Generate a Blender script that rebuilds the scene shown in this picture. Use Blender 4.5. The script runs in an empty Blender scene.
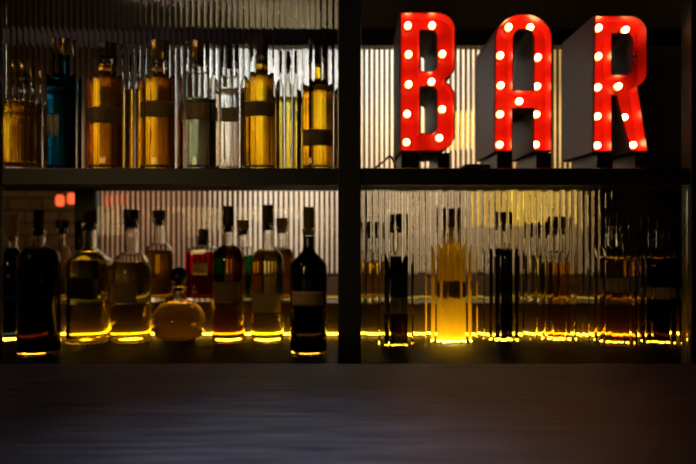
import bpy, bmesh, math, random
from mathutils import Vector
random.seed(4)
sc = bpy.context.scene
C = sc.collection
F = 650.0            # focal length in pixels
CZ = 1.30            # eye height
PI = math.pi

def X(px, d): return (px - 348) * d / F
def Z(py, d): return CZ + (232 - py) * d / F

# ------------------------------------------------------------------ materials
def newmat(name):
    m = bpy.data.materials.new(name); m.use_nodes = True
    nt = m.node_tree; nt.nodes.clear()
    out = nt.nodes.new('ShaderNodeOutputMaterial')
    return m, nt, out

def pbr(name, col, rough=.5, metal=0.0, spec=.5, noise=None, bump=None, coat=0):
    m, nt, out = newmat(name)
    b = nt.nodes.new('ShaderNodeBsdfPrincipled')
    b.inputs['Base Color'].default_value = (*col, 1)
    b.inputs['Roughness'].default_value = rough
    b.inputs['Metallic'].default_value = metal
    b.inputs['Specular IOR Level'].default_value = spec
    b.inputs['Coat Weight'].default_value = coat
    nt.links.new(b.outputs[0], out.inputs[0])
    if noise:
        tc = nt.nodes.new('ShaderNodeTexCoord'); mp = nt.nodes.new('ShaderNodeMapping')
        mp.inputs['Scale'].default_value = noise[0]
        n = nt.nodes.new('ShaderNodeTexNoise'); n.inputs['Scale'].default_value = 1; n.inputs['Detail'].default_value = 6
        r = nt.nodes.new('ShaderNodeValToRGB')
        r.color_ramp.elements[0].position = .3; r.color_ramp.elements[1].position = .7
        r.color_ramp.elements[0].color = (*noise[1], 1); r.color_ramp.elements[1].color = (*noise[2], 1)
        nt.links.new(tc.outputs['Object'], mp.inputs[0]); nt.links.new(mp.outputs[0], n.inputs[0])
        nt.links.new(n.outputs[0], r.inputs[0]); nt.links.new(r.outputs[0], b.inputs['Base Color'])
        if bump:
            bp = nt.nodes.new('ShaderNodeBump'); bp.inputs['Strength'].default_value = bump; bp.inputs['Distance'].default_value = .004
            nt.links.new(n.outputs[0], bp.inputs['Height']); nt.links.new(bp.outputs[0], b.inputs['Normal'])
    return m

def glass(name, col=(1, 1, 1), ior=1.5, rough=0.0):
    m, nt, out = newmat(name)
    g = nt.nodes.new('ShaderNodeBsdfGlass')
    g.inputs['Color'].default_value = (*col, 1); g.inputs['IOR'].default_value = ior; g.inputs['Roughness'].default_value = rough
    nt.links.new(g.outputs[0], out.inputs[0])
    return m

def emit(name, col, s):
    m, nt, out = newmat(name)
    e = nt.nodes.new('ShaderNodeEmission'); e.inputs[0].default_value = (*col, 1); e.inputs[1].default_value = s
    nt.links.new(e.outputs[0], out.inputs[0])
    return m

def brick(name):
    m, nt, out = newmat(name)
    b = nt.nodes.new('ShaderNodeBsdfPrincipled'); b.inputs['Roughness'].default_value = .9
    tc = nt.nodes.new('ShaderNodeTexCoord'); sp = nt.nodes.new('ShaderNodeSeparateXYZ'); cb = nt.nodes.new('ShaderNodeCombineXYZ')
    br = nt.nodes.new('ShaderNodeTexBrick')
    br.inputs['Scale'].default_value = 1; br.inputs['Brick Width'].default_value = .23; br.inputs['Row Height'].default_value = .085
    br.inputs['Mortar Size'].default_value = .007; br.inputs['Mortar Smooth'].default_value = .3
    br.inputs['Color1'].default_value = (.30, .19, .08, 1); br.inputs['Color2'].default_value = (.20, .115, .045, 1)
    br.inputs['Mortar'].default_value = (.055, .038, .02, 1)
    nz = nt.nodes.new('ShaderNodeTexNoise'); nz.inputs['Scale'].default_value = 9
    mx = nt.nodes.new('ShaderNodeMix'); mx.data_type = 'RGBA'; mx.blend_type = 'MULTIPLY'; mx.inputs[0].default_value = .6
    bp = nt.nodes.new('ShaderNodeBump'); bp.inputs['Distance'].default_value = .01; bp.invert = True
    L = nt.links.new
    L(tc.outputs['Object'], sp.inputs[0]); L(sp.outputs[0], cb.inputs[0]); L(sp.outputs[2], cb.inputs[1]); L(cb.outputs[0], br.inputs[0])
    L(tc.outputs['Object'], nz.inputs[0]); L(br.outputs[0], mx.inputs[6]); L(nz.outputs[0], mx.inputs[7]); L(mx.outputs[2], b.inputs['Base Color'])
    L(br.outputs[1], bp.inputs['Height']); L(bp.outputs[0], b.inputs['Normal']); L(b.outputs[0], out.inputs[0])
    return m

def frosted(name, col):
    m, nt, out = newmat(name)
    g = nt.nodes.new('ShaderNodeBsdfGlass'); g.inputs[0].default_value = (*col, 1); g.inputs['Roughness'].default_value = .6; g.inputs['IOR'].default_value = 1.3
    t = nt.nodes.new('ShaderNodeBsdfTranslucent'); t.inputs[0].default_value = (*col, 1)
    d = nt.nodes.new('ShaderNodeBsdfDiffuse'); d.inputs[0].default_value = (*col, 1)
    a = nt.nodes.new('ShaderNodeMixShader'); a.inputs[0].default_value = .65
    b = nt.nodes.new('ShaderNodeMixShader'); b.inputs[0].default_value = .12
    L = nt.links.new
    L(g.outputs[0], a.inputs[1]); L(t.outputs[0], a.inputs[2]); L(a.outputs[0], b.inputs[1]); L(d.outputs[0], b.inputs[2]); L(b.outputs[0], out.inputs[0])
    return m

M = {}
M['frame'] = pbr('black_steel', (.007, .0055, .004), .42)
M['shelf'] = pbr('dark_lacquer', (.014, .010, .007), .5, spec=.12, noise=((6, 60, 60), (.010, .007, .005), (.02, .014, .009)))
M['step'] = pbr('warm_lacquer', (.036, .022, .008), .35, noise=((6, 60, 60), (.030, .018, .006), (.042, .026, .009)))
M['panel'] = pbr('dark_brown_panel', (.11, .075, .036), .5, noise=((40, 40, 3), (.095, .064, .03), (.125, .085, .042)))
M['reed'] = glass('reeded_glass', (.97, .98, .97), 1.5)
M['reed_rear'] = glass('rear_reeded_glass', (.97, .97, .95), 1.5)
M['glass'] = glass('bottle_glass', (.97, .97, .95), 1.5)
M['glass_green'] = glass('green_glass', (.10, .55, .25), 1.5)
M['glass_blue'] = glass('blue_glass', (.05, .27, .40), 1.5)
M['glass_black'] = pbr('black_glass', (.004, .003, .003), .12)
M['glass_brown'] = glass('brown_glass', (.40, .20, .06), 1.5)
M['frost'] = frosted('frosted_yellow_glass', (.56, .37, .035))
M['cork'] = pbr('cork', (.3, .17, .06), .8, noise=((300, 300, 300), (.22, .12, .04), (.40, .23, .09)))
M['cap'] = pbr('black_cap', (.010, .008, .007), .4)
M['cap_brown'] = pbr('brown_cap', (.10, .05, .018), .45)
M['cap_gold'] = pbr('gold_cap', (.55, .33, .06), .3, .8)
M['label_tan'] = pbr('tan_paper', (.60, .40, .15), .7)
M['label_pale'] = pbr('pale_paper', (.65, .5, .28), .7)
M['label_brown'] = pbr('brown_paper', (.34, .20, .06), .7)
M['label_dark'] = pbr('dark_paper', (.08, .045, .015), .7)
M['red'] = pbr('red_enamel', (.70, .018, .006), .35)
M['can'] = pbr('mauve_grey_metal', (.27, .125, .115), .5, .1)
M['socket'] = pbr('brass_socket', (.7, .32, .07), .4, .6)
M['bulb'] = emit('lit_bulb', (1.0, .58, .22), 15)
M['bulb_off'] = pbr('unlit_bulb', (.30, .12, .08), .1)
M['led'] = emit('led_yellow', (1.0, .50, .025), 17)
M['led_dim'] = emit('led_gold', (1.0, .60, .06), .45)
M['puck'] = emit('puck_yellow', (1.0, .66, .06), 60)
M['rubber'] = pbr('black_rubber', (.01, .01, .01), .5)
M['counter'] = pbr('slate_countertop', (.05, .05, .055), .42, spec=.3, noise=((9, 130, 10), (.012, .012, .015), (.066, .067, .080)), bump=.3)
M['brick'] = brick('brick')
M['plaster'] = pbr('pale_plaster', (.62, .58, .52), .9, noise=((3, 3, 3), (.58, .54, .48), (.66, .62, .56)))
M['wood'] = pbr('dark_wood', (.035, .02, .01), .6, noise=((4, 4, 60), (.022, .013, .007), (.045, .027, .013)))
M['floor'] = pbr('dark_floor', (.04, .03, .024), .5, noise=((2, 30, 1), (.03, .02, .015), (.05, .038, .03)))
M['ceil'] = pbr('dark_ceiling', (.03, .025, .02), .9, noise=((3, 3, 3), (.025, .02, .016), (.035, .03, .025)))
M['yellowlamp'] = emit('yellow_lamp_glow', (1.0, .58, .06), 1.8)
M['redlamp'] = emit('red_lamp_glow', (1.0, .11, .03), 1.6)

LIQ = {}
def liquid_mats(key, col):
    if key not in LIQ:
        LIQ[key] = (glass('liquid_' + key, col, 1.36 / 1.5), glass('liquid_surface_' + key, (1, 1, 1), 1.36))
    return LIQ[key]
COL = dict(amber=(.95, .66, .10), whisky=(.94, .87, .32), gold=(.98, .76, .12), yellow=(.98, .92, .36), red=(.62, .012, .02), brown=(.78, .48, .14),
           green=(.04, .42, .16), blue=(.05, .10, .30), clear=(.97, .97, .96), pale=(.98, .84, .34), dark=(.09, .045, .02), light=(.99, .87, .38), ink=(.06, .05, .09), tint=(.50, .56, .46))

# ------------------------------------------------------------------ objects
def tag(o, label=None, cat=None, group=None, kind=None):
    if label: o['label'] = label
    if cat: o['category'] = cat
    if group: o['group'] = group
    if kind: o['kind'] = kind
    return o

def empty(name, loc, label, cat, group=None):
    o = bpy.data.objects.new(name, None); o.location = loc; o.empty_display_size = .05; C.objects.link(o)
    return tag(o, label, cat, group)

def link(name, me, mats, parent=None, smooth=False):
    for m in (mats if isinstance(mats, (list, tuple)) else [mats]): me.materials.append(m)
    if smooth:
        for p in me.polygons: p.use_smooth = True
    o = bpy.data.objects.new(name, me); C.objects.link(o)
    if parent:
        o.parent = parent
        # geometry is written in world space; shift it to the parent's base
        o.location = (0, 0, 0)
    return o

def mesh(name, verts, faces, mats, parent=None, smooth=False, off=(0, 0, 0), mi=None):
    me = bpy.data.meshes.new(name)
    me.from_pydata([(v[0] - off[0], v[1] - off[1], v[2] - off[2]) for v in verts], [], faces)
    if mi:
        for p, i in zip(me.polygons, mi): p.material_index = i
    me.update()
    return link(name, me, mats, parent, smooth)

def box(name, x0, x1, y0, y1, z0, z1, mat, parent=None, off=(0, 0, 0), bev=.002):
    bm = bmesh.new()
    bmesh.ops.create_cube(bm, size=1)
    for v in bm.verts:
        v.co = Vector(((x0 + x1) / 2 + v.co.x * (x1 - x0) - off[0], (y0 + y1) / 2 + v.co.y * (y1 - y0) - off[1], (z0 + z1) / 2 + v.co.z * (z1 - z0) - off[2]))
    if bev:
        bmesh.ops.bevel(bm, geom=bm.edges[:], offset=min(bev, .4 * min(x1 - x0, y1 - y0, z1 - z0)), segments=2, affect='EDGES', profile=.5)
    me = bpy.data.meshes.new(name); bm.to_mesh(me); bm.free()
    return link(name, me, mat, parent)

def tube(name, pts, r, mat, parent=None, off=(0, 0, 0), n=10):
    verts, faces = [], []
    P = [Vector(p) for p in pts]
    for i, p in enumerate(P):
        t = (P[min(i + 1, len(P) - 1)] - P[max(i - 1, 0)]).normalized()
        a = t.cross(Vector((0, 0, 1)) if abs(t.z) < .9 else Vector((1, 0, 0))).normalized(); b = t.cross(a)
        for k in range(n):
            q = p + (a * math.cos(2 * PI * k / n) + b * math.sin(2 * PI * k / n)) * r
            verts.append(q)
    for i in range(len(P) - 1):
        for k in range(n):
            faces.append((i * n + k, i * n + (k + 1) % n, (i + 1) * n + (k + 1) % n, (i + 1) * n + k))
    faces.append(tuple(range(n))[::-1]); faces.append(tuple(range((len(P) - 1) * n, len(P) * n)))
    return mesh(name, verts, faces, mat, parent, True, off)

def spline(pts, n=8):
    out = []
    for i in range(len(pts) - 1):
        p0, p1, p2, p3 = [Vector(pts[max(0, min(len(pts) - 1, i + k))]) for k in (-1, 0, 1, 2)]
        for s in range(n):
            t = s / n
            out.append(.5 * ((2 * p1) + (p2 - p0) * t + (2 * p0 - 5 * p1 + 4 * p2 - p3) * t * t + (3 * p1 - p0 - 3 * p2 + p3) * t ** 3))
    out.append(Vector(pts[-1]))
    return out

def lathe(name, prof, mats, parent=None, seg=56, sq=None, mi=None, arc=None, ridges=None):
    """prof: (r, z) pairs from bottom to top; sq(z) gives the corner exponent of the cross-section; arc: (a0, a1)"""
    verts, faces, idx = [], [], []
    def rad(r, z, a):
        n = sq(z) if sq else 2
        if n > 2.01:
            r = r / ((abs(math.cos(a)) ** n + abs(math.sin(a)) ** n) ** (1 / n))
        if ridges: r *= ridges(a, z)
        return r
    for r, z in prof:
        if r < 1e-6:
            verts.append((0, 0, z)); continue
    verts = []; rows = []
    m = seg if not arc else seg + 1
    for r, z in prof:
        if r < 1e-6:
            rows.append([len(verts)]); verts.append((0, 0, z)); continue
        row = []
        for k in range(m):
            a = 2 * PI * k / seg if not arc else arc[0] + (arc[1] - arc[0]) * k / seg
            q = rad(r, z, a); row.append(len(verts)); verts.append((q * math.cos(a), q * math.sin(a), z))
        rows.append(row)
    for i in range(len(rows) - 1):
        A, B = rows[i], rows[i + 1]
        lim = seg
        for k in range(lim):
            k2 = (k + 1) % m if not arc else k + 1
            if len(A) == 1 and len(B) == 1: continue
            if len(A) == 1: faces.append((A[0], B[k2], B[k]))
            elif len(B) == 1: faces.append((A[k], A[k2], B[0]))
            else: faces.append((A[k], A[k2], B[k2], B[k]))
            idx.append(mi[i] if mi else 0)
    return mesh(name, verts, faces, mats, parent, True, mi=idx)

def smooth_prof(pts, n=5):
    """rounds the corners of a coarse profile"""
    out = [pts[0]]
    for i in range(1, len(pts) - 1):
        a, b, c = Vector(pts[i - 1]), Vector(pts[i]), Vector(pts[i + 1])
        d = min((b - a).length, (c - b).length) * .4
        if d < 1e-5: out.append(pts[i]); continue
        p, q = b + (a - b).normalized() * d, b + (c - b).normalized() * d
        for k in range(n + 1):
            t = k / n; v = p * (1 - t) ** 2 + b * 2 * t * (1 - t) + q * t * t
            out.append((v.x, v.y))
    out.append(pts[-1])
    return out

def globe_r(t):
    u = (t - .40) / (.60 if t > .40 else .52)
    return max(0, 1 - abs(u) ** 2.5) ** (1 / 2.0)

def bottle(cx, d, zb, hw, y_sh, y_neck, y_lip, nw, y_cap, liq, label, name='liquor_bottle', cat='bottle', group=None, glassm='glass', capm='cork',
           cap_w=None, cap_drop=0, lab=None, labm='label_tan', fill=None, sq=2.0, shape='round', taper=0.0, ridges=None, ball=False, foil=None, opaque=False):
    """cx, hw, nw in photo pixels at depth d; y_* photo rows: shoulder begins, neck begins, lip; y_cap the stopper's top"""
    s = d / F
    x = X(cx, d); rb = hw * s; rn = nw * s
    H = lambda y: Z(y, d) - zb
    hs, hn, hl, hc = H(y_sh), H(y_neck), H(y_lip), H(y_cap)
    root = empty(name, (x, d, zb), label, cat, group)
    th = min(.0032, rn * .35)
    base = .012
    def shoulder(a, b, ra, rb_, n=12):
        out = []
        for k in range(n + 1):
            t = k / n
            if shape == 'round': f = (1 - t ** 2.2) ** (1 / 1.6) if t < 1 else 0
            elif shape == 'slope': f = .5 * (1 + math.cos(PI * t))
            else: f = 1 - t
            out.append((rb_ + (ra - rb_) * f, a + (b - a) * t))
        return out
    rb0 = rb * (1 - taper)
    if shape == 'globe':
        body = []
        for k in range(1, 25):
            t = k / 25
            body.append((max(rn, globe_r(t) * rb), hn * t))
        outer = [(0, .004), (rb * .30, .003), (rb * .5, 0), (rb * .56, .001)] + body[1:] + [(rn, hn), (rn, (hn + hl) / 2)]
    else:
        outer = smooth_prof([(0, .006), (rb0 * .55, .004), (rb0 * .72, .0), (rb0 * .97, 0.0015), (rb0, .006)], 4) + [(rb0 + (rb - rb0) * k / 6, .010 + (hs - .010) * k / 6) for k in range(1, 6)] + shoulder(hs, hn, rb, rn) + [(rn, (hn + hl) / 2)]
    lip = [(rn, hl - .012), (rn + .0018, hl - .010), (rn + .0022, hl - .003), (rn + .001, hl)]
    def sqf(z):
        if sq <= 2: return 2
        t = max(0, min(1, (z - hs) / max(1e-4, hn - hs)))
        return sq + (2 - sq) * t
    sqz = sqf if sq > 2 else None
    # interior profile, shifted in by the wall
    inner = []
    for r, z in outer:
        if z < base: continue
        inner.append((max(r - th, .002), z))
    inner = [(0, base), (inner[0][0] * .85, base), (inner[0][0], base + .004)] + [p for p in inner if p[1] > base + .005]
    hf = H(fill) if fill is not None else hn - .01
    gm = M[glassm]
    if opaque:
        lathe('body', (outer if glassm != 'frost' else [(rb * .9, 0)] + [p for p in outer if p[1] > .005 and (p[0] > rb * .9 or p[1] > .1)]) + lip + [(rn - th, hl), (0, hl - .001)], gm, root, sq=sqz, ridges=ridges)
    else:
        wet = [p for p in inner if p[1] < hf]; dry = [p for p in inner if p[1] >= hf]
        rf = wet[-1][0] if not dry else wet[-1][0] + (dry[0][0] - wet[-1][0]) * (hf - wet[-1][1]) / max(1e-5, dry[0][1] - wet[-1][1])
        inside = [(rn - th + .0004, hl), (rn - th, hl - .006)] + dry[::-1] + [(rf, hf)]
        lathe('body', outer + lip + inside, gm, root, sq=sqz, ridges=ridges)
        a, b = liquid_mats(liq, COL[liq])
        prof = wet + [(rf, hf), (rf * .6, hf), (0, hf)]
        lathe('liquid', prof, [a, b], root, sq=sqz, mi=[0] * len(wet) + [1, 1, 1])
    # stopper
    cw = (cap_w or nw + 1) * s
    if ball:
        c0 = hl; R = (hc - hl) / 2 * 1.02
        prof = [(0, hl - .012), (rn - th - .0006, hl - .012), (rn - th - .0006, hl), (rn * .9, hl + .0005), (rn * .9, hl + .004)]
        for k in range(14):
            a = -PI / 2 + .45 + (PI - .45) * k / 13
            prof.append((max(0, R * math.cos(a)), hl + .002 + R + R * math.sin(a)))
        prof[-1] = (0, prof[-1][1])
        lathe('stopper', prof, M[capm], root, seg=32)
    else:
        z0 = hl + .0004 - cap_drop * s
        rim = [(cw * .96, z0), (cw, z0 + .001), (cw, hc - .002), (cw * .93, hc), (0, hc)]
        if cap_drop: prof = [(rn + .0024, z0)] + rim
        else: prof = [(0, hl - .015), (rn - th - .0006, hl - .015), (rn - th - .0006, hl + .0004)] + rim
        lathe('cork' if capm == 'cork' else 'cap', prof, M[capm], root, seg=32)
    if foil:
        zf = H(foil[0])
        lathe('neck_band', [(rn + .0003, zf), (rn + .0008, zf), (rn + .0008, hl - .012), (rn + .0003, hl - .012)], M[foil[1]], root, seg=32)
    if lab:
        y0, y1, frac = lab[:3]
        z1, z0 = H(y0), H(y1)
        half = math.asin(min(.98, frac)) if sq <= 2 else math.atan(frac)
        c = -PI / 2 + (lab[3] if len(lab) > 3 else 0)
        rr = (lambda z: rb0 + (rb - rb0) * max(0, min(1, z / max(.01, hs))))
        if shape == 'globe': rr = lambda z: rb * globe_r(z / hn)
        zs = [z0 + (z1 - z0) * k / 4 for k in range(5)]
        e = .0005
        prof = [(rr(z) + e, z) for z in zs] + [(rr(z) + e + .0005, z) for z in zs[::-1]] + [(rr(z0) + e, z0)]
        lathe('label', prof, M[labm], root, seg=20, sq=(lambda z: sq) if sq > 2 else None, arc=(c - half, c + half))
    return root

# ------------------------------------------------------------------ shelving unit
D0 = 1.30                       # front plane of the shelving
ZS = CZ - .275                   # lower shelf top
ZU = CZ + .126                  # upper shelf top
DB = 1.86                       # rear plane
ST = .085                       # height of the raised step at the back
unit = empty('back_bar_shelving', (0, 1.5, 0), 'black back-bar shelving with reeded glass panels, holding the bottles and red letters', 'shelving')
UO = (0, 1.5, 0)
TOP = CZ + 1.70  # added height out of view, blocking fill light from the back wall
def ub(name, *a, mat='frame', bev=.002): return box(name, *a, M[mat], unit, UO, bev)
ub('shelf_board', -1.02, 1.02, D0, DB, ZS - .04, ZS, mat='shelf')
ub('shelf_board', -1.02, 1.02, D0 + .022, DB, ZU - .006, ZU, mat='shelf')
ub('shelf_edge', -1.02, 1.02, D0, D0 + .0215, ZU - .032, ZU + .002, mat='frame')
ub('base_panel', -1.02, 1.02, D0 + .01, DB, 0, ZS - .041, mat='panel')
for px0, px1 in ((-20, 1.5), (338, 361), (690, 712)):
    ub('post', (px0 - 348) / 500, (px1 - 348) / 500, D0 - .005, D0 + (.035 if px0 > 0 else .0075), ZS, TOP)
# rear frame
def rx(px): return X(px, DB)
ub('rear_post', rx(74), rx(95), DB + .001, DB + .05, ZS - .04, ZU - .007)
ub('rear_post', rx(338), rx(361), DB + .001, DB + .05, ZS - .04, TOP)
ub('rear_rail', -1.0, 1.02, DB + .001, DB + .05, Z(45, DB), Z(28, DB))
ub('rear_rail', -1.0, 1.02, DB + .001, DB + .05, ZU - .006, ZU)
ub('rear_rail', -1.0, 1.02, DB + .001, DB + .05, ZS - .04, ZS + ST + .002)
# dark closed panels of the back
ub('back_panel', rx(593), 1.02, DB + .004, DB + .03, ZS + ST + .003, Z(46, DB), mat='panel')
ub('back_panel', rx(361.5), 1.02, DB + .004, DB + .03, Z(27.5, DB), TOP, mat='panel')

def reeded(name, x0, x1, y, z0, z1, pitch, sag, mat, th=.005, n=10, wav=0):
    """vertical half-round reeds on the front, flat behind"""
    k = max(1, round((x1 - x0) / pitch)); pitch = (x1 - x0) / k
    R = ((pitch / 2) ** 2 + sag ** 2) / (2 * sag)
    pts = []; cusp = []
    for i in range(k):
        for j in range(n):
            u = -pitch / 2 + pitch * j / n
            h = math.sqrt(R * R - u * u) - (R - sag)
            if j == 0: cusp.append(len(pts))
            pts.append((x0 + pitch * i + pitch * j / n, y - h))
    cusp.append(len(pts)); pts.append((x1, y))
    N = len(pts); verts = []; faces = []
    nz = max(1, round((z1 - z0) / .008)) if wav else 1
    ph = [random.uniform(0, 6.28) for _ in range(k + 1)]
    for i, (x, yy) in enumerate(pts):
        p = ph[min(k - 1, i // n)]
        for q in range(nz + 1):
            z = z0 + (z1 - z0) * q / nz
            w = wav * (math.sin(z * 2 * PI / .071 + p) + .6 * math.sin(z * 2 * PI / .043 + 2.3 * p) - 1.6) if wav else 0
            verts.append((x, yy + (w if 0 < i < N - 1 else 0), z))
    S = nz + 1; b = len(verts)
    verts += [(x0, y + th, z0), (x0, y + th, z1), (x1, y + th, z0), (x1, y + th, z1)]
    for i in range(N - 1):
        for q in range(nz): faces.append((S * i + q, S * (i + 1) + q, S * (i + 1) + q + 1, S * i + q + 1))
    nf = len(faces); L = S * (N - 1)
    faces += [(b, b + 1, b + 3, b + 2), tuple(range(S)) + (b + 1, b), (b + 2, b + 3) + tuple(range(L + nz, L - 1, -1))]
    faces.append(tuple([S * i for i in range(N)][::-1]) + (b, b + 2)); faces.append(tuple(S * i + nz for i in range(N)) + (b + 3, b + 1))
    me = bpy.data.meshes.new(name)
    me.from_pydata([(v[0] - UO[0], v[1] - UO[1], v[2] - UO[2]) for v in verts], [], faces)
    for i, p in enumerate(me.polygons): p.use_smooth = i < nf
    cs = set(cusp)
    for e in me.edges:
        a, c = e.vertices
        if a >= b or c >= b or a % S == c % S and (a % S in (0, nz)): e.use_edge_sharp = True
        elif a // S == c // S and (a // S) in cs: e.use_edge_sharp = True
    bm = bmesh.new(); bm.from_mesh(me); bmesh.ops.recalc_face_normals(bm, faces=bm.faces[:]); bm.to_mesh(me); bm.free()
    return link(name, me, mat, unit)

PIT = .0118
reeded('glass_panel', -.688, -.0205, D0 + .008, ZU + .0025, TOP, PIT, .0008, M['reed'], wav=.00004)
reeded('glass_panel', .0265, .683, D0 + .008, ZS + .0005, ZU - .0325, PIT, .0004, M['reed'], wav=.00007)
RS = .0011
reeded('rear_glass_panel', rx(95.3), rx(337.7), DB + .012, ZS + ST + .0025, ZU - .0065, .0142, RS, M['reed_rear'])
reeded('rear_glass_panel', rx(361.3), rx(592.5), DB + .012, ZS + ST + .0025, ZU - .0065, .0142, RS, M['reed_rear'])
reeded('rear_glass_panel', -1.0, rx(337.7), DB + .012, ZU + .0005, Z(45.3, DB), .0142, RS, M['reed_rear'])
reeded('rear_glass_panel', rx(361.3), rx(592.5), DB + .012, ZU + .0005, Z(45.3, DB), .0142, RS, M['reed_rear'])
reeded('rear_glass_panel', -1.0, rx(337.7), DB + .012, Z(27.7, DB), TOP, .0142, RS, M['reed_rear'])

# raised step at the back of the lower shelf

ub('raised_step', -1.0, 1.0, 1.738, DB - .001, ZS + .0002, ZS + ST, mat='step')

# LED strips along the back of the lower shelf
DL = 1.725
for x0, x1, lb in ((-.99, -.022, 'glowing yellow LED strip along the back of the open lower shelf'),
                   (.03, .90, 'glowing yellow LED strip behind the bottles and reeded glass of the lower shelf')):
    t = empty('led_strip', ((x0 + x1) / 2, DL, ZS), lb, 'light strip', 'LED strips on the lower shelf')
    o = ((x0 + x1) / 2, DL, ZS)
    box('strip_channel', x0, x1, DL - .004, DL + .0085, ZS, ZS + .003, M['frame'], t, o, .0005)
    box('light_diffuser', x0 + .003, x1 - .003, DL - .0035, DL + .003, ZS + .0031, ZS + .0066, M['led'], t, o, .001)

for x0, x1, lb in ((-.99, -.022, 'dim gold light strip at the back of the raised step, open side of the shelf'),
                   (.03, .90, 'dim gold light strip at the back of the raised step, behind the reeded glass')):
    o = ((x0 + x1) / 2, DB - .008, ZS + ST + .0003)
    t = empty('led_strip', o, lb, 'light strip', 'LED strips on the lower shelf')
    box('strip_channel', x0, x1, DB - .012, DB - .002, o[2], o[2] + .002, M['frame'], t, o, .0005)
    box('light_diffuser', x0 + .003, x1 - .003, DB - .0115, DB - .005, o[2] + .0021, o[2] + .0065, M['led_dim'], t, o, .001)

# ------------------------------------------------------------------ bottles, open lower shelf
G1 = 'bottles on the open lower shelf'
dA, dF, dR = 1.45, 1.635, 1.79
def low(cx, d, *a, **k): return bottle(cx, d, (ZS if d < 1.74 else ZS + ST) + k.pop('lift', 0), *a, group=k.pop('group', G1), **k)
low(12, 1.635, 12, 262, 246, 236, 5.5, 215, 'blue', 'dark blue glass bottle with a cork, at the end beside the left shelf post', glassm='glass', fill=248, shape='slope', sq=2)
low(39, dA, 20.5, 262, 246, 229, 6.2, 210, 'dark', 'opaque black bottle with tall brown cap, broad shouldered, near the shelf front', glassm='glass', capm='cap_brown', cap_w=5.2, fill=249)
low(62, dR, 11, 256, 246, 228, 4.5, 220, 'pale', 'small clear bottle with short black cap, behind the opaque black bottle', capm='cap', cap_w=6.2, fill=262)
low(89.5, dF, 20.5, 260, 248, 223, 6.6, 211, 'whisky', 'clear angular-shouldered bottle of pale amber with tan cork and wide label', lab=(277, 297, .85), shape='cone', sq=3.2, fill=252, cap_w=7)
low(131, 1.64, 19.5, 274, 252, 220, 7, 209.5, 'whisky', 'clear round-shouldered bottle of amber with black cap and brown label', capm='cap', cap_w=7.6, lab=(282, 301, .8, -.35), labm='label_brown', fill=262)
low(159, dR, 14, 256, 243, 219, 5.5, 210, 'gold', 'slim clear bottle of golden spirit standing behind the round decanter', capm='cap_brown', cap_w=6.2, fill=250)
low(179, 1.665, 26, 310, 299, 286, 6.4, 268, 'light', 'squat round decanter with dark ball stopper and pale gold liquid', name='decanter', cat='decanter', capm='cap', shape='globe', ball=True, fill=303)
low(203.5, dR, 15.8, 250, 246, 240, 5.6, 229, 'red', 'square red liqueur bottle with small pale paper label', sq=6, shape='round', lab=(262, 274, .45), labm='label_pale', fill=252, cap_w=5.2, capm='cap_brown')
low(228.5, 1.63, 16.2, 260, 245, 226, 5.2, 206, 'brown', 'tall brown bottle with long dark cap, standing in front of the green bottle', capm='cap_brown', cap_w=5.6, lab=(281, 300, .8), labm='label_brown', fill=246)
low(243, dR, 12, 256, 246, 229, 5.4, 220, 'green', 'green bottle with clear neck, mostly hidden between two front bottles', capm='cork', fill=256)
low(267.5, 1.63, 16, 262, 248, 224, 5.2, 205, 'yellow', 'clear bottle of bright yellow liqueur with long dark cap', capm='cap_brown', cap_w=5.6, lab=(293, 311, .85), fill=250)
low(282, dR, 11.5, 258, 246, 227, 5, 218, 'amber', 'amber bottle with small cap, tucked behind the bright yellow bottle', capm='cork', fill=250)
low(308.5, dA, 18.5, 266, 248, 228, 5.6, 207, 'ink', 'dark blue-black bottle with cork and brown band label, last before the middle post', lab=(290, 304, .8), labm='label_brown', fill=236, shape='slope', cap_w=5.6, taper=.0)

# ------------------------------------------------------------------ bottles behind the lower reeded glass
G2 = 'bottles behind the lower reeded glass'
def lowr(*a, **k): return low(*a, group=G2, **k)
lowr(373, dR, 11, 262, 250, 232, 4.6, 222, 'gold', 'faint slim gold bottle behind reeded glass, next to the middle post', capm='cap', fill=262)
lowr(397, 1.56, 13, 268, 246, 226, 5, 214, 'dark', 'slim dark brown bottle behind reeded glass, beside the frosted yellow bottle', capm='cap', fill=256, shape='slope', lab=(296, 312, .7), labm='label_brown')
lowr(451, 1.65, 19.5, 262, 243, 227, 6.2, 208, 'gold', 'frosted yellow bottle glowing at its base behind reeded glass', lift=.006, glassm='frost', capm='cap_brown', cap_w=6.6, fill=250, lab=(280, 296, .62, -.1), labm='label_brown', opaque=True)
t = empty('light_coaster', (X(451, 1.65), 1.65, ZS), 'lit yellow light puck under the frosted yellow bottle', 'light')
lathe('light_base', [(0, 0), (.0445, 0), (.0445, .003), (0, .003)], M['frame'], t, seg=40)
lathe('light_ring', [(.036, .0031), (.042, .0031), (.042, .0048), (.036, .0048), (.036, .0031)], M['puck'], t, seg=40)
lowr(504, 1.63, 13.5, 258, 242, 224, 5, 212, 'ink', 'dark blue bottle behind reeded glass, next to the frosted yellow bottle on its far side', glassm='glass', capm='cap_brown', cap_w=7, fill=250)
lowr(538, dR, 11, 260, 248, 232, 4.6, 222, 'yellow', 'slim yellow bottle behind reeded glass, beside the amber bottle', capm='cap', fill=256)
lowr(558, 1.65, 14.5, 264, 250, 228, 5, 217, 'amber', 'amber bottle with dark cap behind reeded glass, between yellow bottle and labelled brown bottles', capm='cap_brown', cap_w=7, fill=262)
lowr(615, 1.60, 18, 262, 246, 226, 5.8, 214, 'brown', 'brown bottle with band label in shadow behind reeded glass, nearer the amber bottle', capm='cap_brown', lab=(277, 291, .9), labm='label_tan', fill=258)
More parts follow.
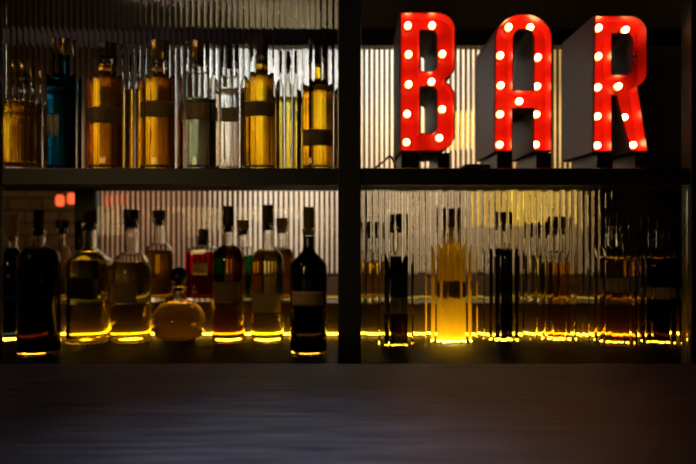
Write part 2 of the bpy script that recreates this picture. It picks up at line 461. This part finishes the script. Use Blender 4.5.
lowr(658, 1.60, 18, 266, 250, 230, 5.8, 218, 'dark', 'near-black bottle with band label in shadow behind reeded glass, last along the shelf', capm='cap', lab=(286, 297, .9), labm='label_tan', fill=258)

# ------------------------------------------------------------------ bottles behind the upper reeded glass
G3 = 'bottles behind the upper reeded glass'
def up(cx, d, *a, **k): return bottle(cx, d, ZU, *a, group=k.pop('group', G3), **k)
up(25, 1.395, 19.5, 118, 96, 82, 8, 62, 'gold', 'cut-glass golden decanter behind upper reeded glass, at the shelf end', name='decanter', cat='decanter', capm='cap_gold', ball=True, fill=104,
   ridges=lambda a, z: 1 + .07 * math.cos(9 * a + z * 160) * math.cos(9 * a - z * 160), shape='round')
up(64, 1.385, 15.8, 86, 74, 56, 6.5, 40, 'clear', 'dark blue bottle with gold cap and small pale label behind upper reeded glass', glassm='glass_blue', capm='cap_gold', cap_w=9, fill=90, lab=(117, 138, .5, -.55), labm='label_pale')
up(108, 1.385, 18, 88, 74, 58, 8, 44, 'amber', 'deep amber bottle with brown band label behind upper reeded glass', capm='cap_brown', cap_w=9.5, fill=66, lab=(110, 126, .9), labm='label_brown')
up(134, 1.50, 8, 92, 80, 66, 4, 56, 'gold', 'thin gold bottle behind upper reeded glass, squeezed between two amber bottles', capm='cap', fill=90)
up(160.5, 1.385, 17.5, 88, 74, 62, 7, 42, 'amber', 'orange-amber bottle with gold cap and low band label behind upper reeded glass', capm='cap_gold', cap_w=9, fill=70, lab=(104, 120, .85), labm='label_brown')
up(200, 1.385, 15.5, 82, 72, 60, 7.5, 42, 'tint', 'smoky blue-grey bottle with gold band label behind upper reeded glass', capm='cap_gold', cap_w=8.5, fill=100, lab=(105, 122, .92), labm='label_tan')
up(231.5, 1.40, 12.5, 88, 76, 62, 5.5, 46, 'clear', 'clear colourless bottle with tan label behind upper reeded glass', capm='cap', fill=90, lab=(110, 124, .9), labm='label_tan', sq=4)
up(261.5, 1.385, 16, 90, 72, 57, 6, 38, 'gold', 'bright yellow-gold bottle with brown band label behind upper reeded glass', capm='cap_brown', cap_w=8, fill=62, lab=(104, 119, .9), labm='label_brown')
up(289, 1.48, 10, 96, 82, 66, 4.5, 52, 'yellow', 'thin yellow-green bottle behind upper reeded glass, between two gold bottles', capm='cap', fill=98)
up(317.5, 1.39, 18.5, 94, 78, 58, 5.8, 40, 'gold', 'wide golden bottle with low square label behind upper reeded glass, by the middle post', capm='cap', fill=63, shape='slope', lab=(132, 148, .75), labm='label_brown',
   ridges=lambda a, z: 1 + .012 * math.cos(24 * a))

# ------------------------------------------------------------------ marquee letters
DL0 = 1.375; DEP = .205; TRAY = .045
def arc(cx, cy, rx_, ry_, a0, a1, n=9):
    return [(cx + rx_ * math.cos(math.radians(a0 + (a1 - a0) * k / n)), cy - ry_ * math.sin(math.radians(a0 + (a1 - a0) * k / n))) for k in range(n + 1)]

def offset(loop, d):
    """polygon moved to its left by d (miter joints)"""
    n = len(loop); out = []
    for i in range(n):
        p, a, b = Vector(loop[i]), Vector(loop[i - 1]), Vector(loop[(i + 1) % n])
        e1, e2 = (p - a).normalized(), (b - p).normalized()
        n1, n2 = Vector((-e1.y, e1.x)), Vector((-e2.y, e2.x))
        m = (n1 + n2).normalized(); k = d / max(.35, m.dot(n1)); out.append((p.x + m.x * k, p.y + m.y * k))
    return out

def area(l): return sum(l[i - 1][0] * l[i][1] - l[i][0] * l[i - 1][1] for i in range(len(l))) / 2
def dedupe(l):
    out = []
    for p in l:
        if not out or (Vector(p) - Vector(out[-1])).length > 1e-5: out.append(p)
    if (Vector(out[0]) - Vector(out[-1])).length < 1e-5: out.pop()
    return out

def ribbon(name, loops, y0, y1, th, mat, parent, off):
    """wall of thickness th on the material side of each loop"""
    verts, faces = [], []
    for l in loops:
        q = offset(l, th); n = len(l); b = len(verts)
        for (x, z), (u, w) in zip(l, q): verts += [(x, y0, z), (x, y1, z), (u, y0, w), (u, y1, w)]
        for i in range(n):
            A, B = b + 4 * i, b + 4 * ((i + 1) % n)
            faces += [(A, A + 1, B + 1, B), (A + 2, B + 2, B + 3, A + 3), (A, B, B + 2, A + 2), (A + 1, A + 3, B + 3, B + 1)]
    o = mesh(name, verts, faces, mat, parent, False, off)
    me = o.data
    bm = bmesh.new(); bm.from_mesh(me); bmesh.ops.recalc_face_normals(bm, faces=bm.faces[:]); bm.to_mesh(me); bm.free()
    return o

def sheet(name, loops, y, th, mat, parent, off):
    cu = bpy.data.curves.new(name, 'CURVE'); cu.dimensions = '2D'; cu.fill_mode = 'BOTH'; cu.extrude = th / 2
    for l in loops:
        s = cu.splines.new('POLY'); s.points.add(len(l) - 1)
        for p, (x, z) in zip(s.points, l): p.co = (x, z, 0, 1)
        s.use_cyclic_u = True
    t = bpy.data.objects.new(name, cu); C.objects.link(t)
    dg = bpy.context.evaluated_depsgraph_get(); dg.update()
    me = bpy.data.meshes.new_from_object(t.evaluated_get(dg))
    bpy.data.objects.remove(t); bpy.data.curves.remove(cu)
    for v in me.vertices:
        x, z, h = v.co; v.co = (x - off[0], y + h - off[1], z - off[2])
    me.materials.clear(); me.name = name
    return link(name, me, mat, parent)

def letter(ch, outer, holes, bulbs, unlit, feet, label):
    P = lambda l: dedupe([(X(x, DL0), Z(y, DL0)) for x, y in l])
    o = P(outer); o = o if area(o) > 0 else o[::-1]
    hs = [P(h) for h in holes]; hs = [h if area(h) < 0 else h[::-1] for h in hs]
    loops = [o] + hs
    xm = sum(p[0] for p in o) / len(o)
    base = (xm, DL0 + DEP / 2, ZU)
    root = empty('marquee_letter', base, label, 'letter sign', 'red BAR letters')
    ribbon('outer_casing', loops, DL0 + .004, DL0 + DEP, .0013, M['can'], root, base)
    ins = [offset(l, .0014) for l in loops]
    ribbon('red_rim', ins, DL0, DL0 + TRAY, .0012, M['red'], root, base)
    ins2 = [offset(l, .0027) for l in loops]
    sheet('face', ins2, DL0 + TRAY - .001, .002, M['red'], root, base)
    sheet('back_cover', [offset(l, .0015) for l in loops], DL0 + DEP - .002, .002, M['can'], root, base)
    db = DL0 + TRAY - .0155
    for i, (px, py) in enumerate(bulbs + unlit):
        lit = i < len(bulbs)
        x, z = X(px, db), Z(py, db)
        r = .0068
        # globe with a short neck, axis along -Y
        verts, faces = [], []
        pr = [(.0, -r)] + [(r * math.sin(a), -r * math.cos(a)) for a in [PI * k / 12 for k in range(1, 10)]] + [(.0052, .010), (.0052, .0135), (0, .0135)]
        n = 20; rows = []
        for rr, h in pr:
            if rr == 0: rows.append([len(verts)]); verts.append((x, db + h, z)); continue
            rows.append(list(range(len(verts), len(verts) + n)))
            for k in range(n): verts.append((x + rr * math.cos(2 * PI * k / n), db + h, z + rr * math.sin(2 * PI * k / n)))
        def skin(rows):
            f = []
            for A, B in zip(rows, rows[1:]):
                for k in range(n):
                    k2 = (k + 1) % n
                    if len(A) == 1: f.append((A[0], B[k], B[k2]))
                    elif len(B) == 1: f.append((A[k2], A[k], B[0]))
                    else: f.append((A[k2], A[k], B[k], B[k2]))
            return f
        bo = mesh('light_bulb', verts, skin(rows), M['bulb'] if lit else M['bulb_off'], root, True, base)
        if not lit: bo['label'] = 'unlit bulb'
        verts = []; rows = []
        for rr, h in [(.0056, .0125), (.0056, .007), (.0088, .007), (.0098, .010), (.0098, .0198), (.0056, .0198), (.0056, .0125)]:
            rows.append(list(range(len(verts), len(verts) + n)))
            for k in range(n): verts.append((x + rr * math.cos(2 * PI * k / n), db + h, z + rr * math.sin(2 * PI * k / n)))
        mesh('socket', verts, skin(rows), M['socket'], bo, False, base)
    zb = min(p[1] for p in o)
    for px0, px1 in feet:
        box('foot', X(px0, DL0 + .03), X(px1, DL0 + .03), DL0 + .02, DL0 + DEP - .03, ZU, zb - .0002, M['frame'], root, base, .001)
    return root

Bo = [(400, 11.6)] + arc(437, 29, 18.6, 17.4, 90, 0) + arc(437, 64, 18.6, 17, 0, -62) + arc(437, 97, 18.2, 18, 62, 0) + arc(437, 133, 18.2, 18.5, 0, -90) + [(400, 151.5)]
Bh1 = [(420.5, 31)] + arc(430.5, 37, 6, 6, 90, 0) + arc(430.5, 64.5, 6, 6, 0, -90) + [(420.5, 70.5)]
Bh2 = [(420.5, 87)] + arc(430.5, 93, 6, 6, 90, 0) + arc(430.5, 126.5, 6, 6, 0, -90) + [(420.5, 132.5)]
letter('B', Bo, [Bh1, Bh2], [(408, 25), (432.3, 25), (408.7, 54), (442.6, 53.5), (408.7, 84), (431.6, 81.4), (407.2, 113.6), (442.4, 109), (406.6, 142), (439.5, 137.6)], [],
       [(401, 419), (437, 449)], 'red lit marquee letter B, first of the three letters')
Ao = [(494, 151.5)] + arc(521, 39, 26, 25.5, 180, 90) + arc(526.5, 39, 26, 25.5, 90, 0) + [(552, 151.5), (533, 151.5), (533, 109), (513, 109), (513, 151.5)]
Ah = [(513.5, 89.5)] + arc(521, 39, 7, 9, 180, 90) + arc(526, 39, 7.5, 9, 90, 0) + [(533.5, 89.5)]
letter('A', Ao, [Ah], [(509, 26.7), (530.5, 27), (500.5, 55), (538.2, 57), (501, 85), (537.4, 86), (519.6, 101), (500.3, 114), (536.6, 114), (500, 144.4), (536, 144.4)], [],
       [(496, 511), (535, 550)], 'red lit marquee letter A, middle one of the three letters')
Ro = [(594.5, 15)] + arc(630, 32, 17.5, 17, 90, 0) + arc(630, 72, 17.5, 17, 0, -62) + [(648.5, 152), (630.5, 152), (616, 96), (612.5, 96), (612.5, 152), (593, 152)]
Rh = [(612.5, 34)] + arc(625, 42, 7, 8, 90, 0) + arc(625, 66, 7, 8, 0, -90) + [(612.5, 74)]
letter('R', Ro, [Rh], [(599, 27.5), (626, 29.5), (598.6, 56), (598.2, 87), (618.8, 86), (597.8, 116), (624.8, 117), (597.6, 145.2), (633.5, 144.8)], [(634, 57)],
       [(595, 611), (633, 646)], 'red lit marquee letter R with one dark bulb, last of the letters')

# black power box and cable under the letters
bx0 = empty('power_adapter', (X(468, 1.45), 1.45, ZU), 'black power adapter box on the shelf between letters B and A', 'power adapter')
o = (X(468, 1.45), 1.45, ZU)
box('housing', X(461, 1.45), X(487, 1.45), 1.41, 1.50, ZU, ZU + .022, M['rubber'], bx0, o, .004)
box('plug_socket', X(468, 1.45), X(480, 1.45), 1.404, 1.4098, ZU + .006, ZU + .016, M['frame'], bx0, o, .001)
cz = ZU + .0028
tag(tube('power_cable', spline([(X(363, 1.40), 1.40, cz), (X(372, 1.39), 1.39, cz + .004), (X(384, 1.385), 1.385, cz + .022), (X(390, 1.39), 1.39, cz + .034), (X(394, 1.40), 1.40, cz + .02), (X(396, 1.42), 1.42, cz), (X(395, 1.47), 1.47, cz), (X(392, 1.58), 1.58, cz), (X(398, 1.64), 1.645, cz),
     (X(430, 1.66), 1.66, cz), (X(458, 1.66), 1.655, cz), (X(474, 1.56), 1.56, cz), (X(474, 1.51), 1.505, cz + .006)]), .0022, M['rubber']), 'thin black power cable trailing on the shelf under letter B', 'cable')

# ------------------------------------------------------------------ bar counter
ct = empty('bar_counter', (0, .45, 0), 'dark slate-topped bar counter across the front, bare and brushed', 'bar counter')
zc = Z(363.2, .90)
box('countertop', -1.3, 1.3, .12, .90, zc - .04, zc, M['counter'], ct, (0, .45, 0), .003)
box('front_panel', -1.28, 1.28, .2, .84, 0, zc - .041, M['wood'], ct, (0, .45, 0), .003)

# ------------------------------------------------------------------ room shell
def struct(o): o['kind'] = 'structure'; return o
XL, XR, YF, YB, ZC = -2.6, 3.0, -1.8, 4.4, 3.2
struct(box('floor', XL, XR, YF, YB, -.05, 0, M['floor'], bev=0))
struct(box('ceiling', XL, XR, YF, YB, ZC, ZC + .05, M['ceil'], bev=0))
struct(box('wall_left', XL - .1, XL, YF, YB, 0, ZC, M['brick'], bev=0))
struct(box('wall_right', XR, XR + .1, YF, YB, 0, ZC, M['ceil'], bev=0))
struct(box('wall_front', XL, XR, YF - .1, YF, 0, ZC, M['ceil'], bev=0))
struct(box('wall_back', XL, XR, YB, YB + .1, 0, ZC, M['brick'], bev=0))
# pale plaster, dark timber: bays invented to streak the reeded glass, over dark wainscot
bays = [(-1.46, -1.12), (-.62, -.22), (.28, .62), (1.12, 1.42)]
for i, (a, b) in enumerate(bays):
    struct(box('streak_bay_%d' % (i + 1), a, b, YB - .03, YB - .0005, 1.02, 3.0, M['plaster'], bev=.004))
for i, (a, b) in enumerate([(-1.12, -.62), (-.22, .28), (.62, 1.12), (1.42, 2.98)]):
    struct(box('streak_bay_%d' % (i + 5), a + .001, b - .001, YB - .06, YB - .0005, 1.02, 3.0, M['wood'], bev=.004))
struct(box('baseboard_back', XL, XR, YB - .05, YB - .0005, 0, 1.0, M['wood'], bev=.004))

# red hanging lamps in front of the brick
for px, py, d in ((60, 200.5, 3.5), (71.5, 198.5, 3.55)):
    x, z = X(px, d), Z(py, d)
    t = empty('pendant_lamp', (x, d, z), 'small glowing red pendant lamp hanging before the brick wall, ' + ('nearer the rear post' if px > 65 else 'farther from the rear post'), 'lamp', 'red pendant lamps')
    lathe('lamp_shade', smooth_prof([(0, -.03), (.016, -.03), (.021, -.02), (.021, .02), (.012, .03), (0, .03)], 4), M['redlamp'], t, seg=28)
    lathe('lamp_cap', [(0, .0305), (.012, .0305), (.012, .05), (.004, .056), (0, .056)], M['rubber'], t, seg=20)
    tube('cord', [(0, 0, .0562), (0, 0, ZC - z - .001)], .003, M['rubber'], t)

for px, py, d, lb in ((522, 206, 3.0, 'yellow glowing lantern blurred behind the lower reeded glass'), (464, 130, 3.1, 'yellow glowing lantern blurred behind letter B')):
    x, z = X(px, d), Z(py, d)
    t = empty('hanging_lantern', (x, d, z), lb, 'lamp', 'yellow lanterns in the back room')
    lathe('lamp_shade', smooth_prof([(0, -.09), (.04, -.09), (.05, -.07), (.05, .07), (.03, .09), (0, .09)], 4), M['yellowlamp'], t, seg=28)
    lathe('lamp_cap', [(0, .0905), (.03, .0905), (.03, .105), (.006, .12), (0, .12)], M['rubber'], t, seg=20)
    tube('cord', [(0, 0, .1202), (0, 0, ZC - z - .001)], .003, M['rubber'], t)

# ------------------------------------------------------------------ lights
def lamp(name, kind, loc, energy, col, target=None, size=.1, size_y=None, spot=None, blend=.6):
    l = bpy.data.lights.new(name, kind); l.energy = energy; l.color = col
    if kind == 'AREA':
        l.size = size
        if size_y: l.shape = 'RECTANGLE'; l.size_y = size_y
    else: l.shadow_soft_size = size
    if spot: l.spot_size = math.radians(spot); l.spot_blend = blend
    o = bpy.data.objects.new(name, l); o.location = loc; C.objects.link(o)
    if target: o.rotation_euler = (Vector(target) - Vector(loc)).to_track_quat('-Z', 'Y').to_euler()
    return o
WARM = (1, .74, .40); COOL = (.95, .95, 1.0); YEL = (1, .62, .12)
bay_spots = [(0, 1.25, 130, (1, .52, .32), 42), (1, 1.30, 200, (1, .60, .20), 44), (1, 2.0, 250, (.92, .95, 1.0), 54),
           (1, 2.72, 28, (1, .78, .45), 30), (2, 1.35, 200, (1, .62, .26), 50), (2, 2.05, 170, (1, .88, .74), 66), (3, 1.4, 200, (1, .60, .22), 50), (3, 2.1, 70, (1, .62, .2), 60)]
for i, tz, e, c, sp in bay_spots:  # unseen spots added to light the back-wall bays seen through reeded glass
    x = (bays[i][0] + bays[i][1]) / 2
    lamp('unseen_bay_spot', 'SPOT', (x, YB - .85, 3.0 if tz > 1.9 else 2.9), e, c, (x, YB, tz), .04, spot=sp, blend=.9)
lamp('brick_wash', 'SPOT', (-1.9, 3.3, 2.7), 14, (1, .62, .25), (-2.0, 4.4, 1.5), .05, spot=80, blend=.9)
lamp('front_fill', 'AREA', (-1.25, -1.2, 1.42), 3.4, (1, .70, .24), (.0, 1.5, 1.2), .45, .3)  # added warm fill, no fixture, to bring up the bottle labels
# unseen lights added: cool pool for the countertop, fill for the letters' sides
lamp('counter_fill', 'SPOT', (-.05, .1, 2.7), 150, (.70, .78, 1.0), (-.05, .50, 1.1), .12, spot=16, blend=1.0)
lamp('side_fill', 'AREA', (-1.9, .2, 3.0), 8, (1, .68, .62), (.4, 1.4, 1.4), .6, .6)

w = bpy.data.worlds.new('World'); sc.world = w; w.use_nodes = True
w.node_tree.nodes['Background'].inputs[0].default_value = (.02, .016, .012, 1); w.node_tree.nodes['Background'].inputs[1].default_value = .1

# ------------------------------------------------------------------ camera
cam = bpy.data.cameras.new('Camera'); co = bpy.data.objects.new('Camera', cam); C.objects.link(co)
co.location = (0, 0, CZ); co.rotation_euler = (PI / 2, 0, 0)
cam.sensor_width = 36; cam.lens = 36 * F / 696; cam.clip_start = .02
cam.dof.use_dof = True; cam.dof.focus_distance = .95; cam.dof.aperture_fstop = 4.2
sc.camera = co
sc.view_settings.view_transform = 'Standard'; sc.view_settings.look = 'None'; sc.view_settings.gamma = 1; sc.view_settings.exposure = 0
cy = sc.cycles
cy.max_bounces = 28; cy.transmission_bounces = 28; cy.glossy_bounces = 8; cy.diffuse_bounces = 3; cy.transparent_max_bounces = 8
cy.sample_clamp_indirect = 20.0; cy.blur_glossy = .4; cy.use_denoising = True
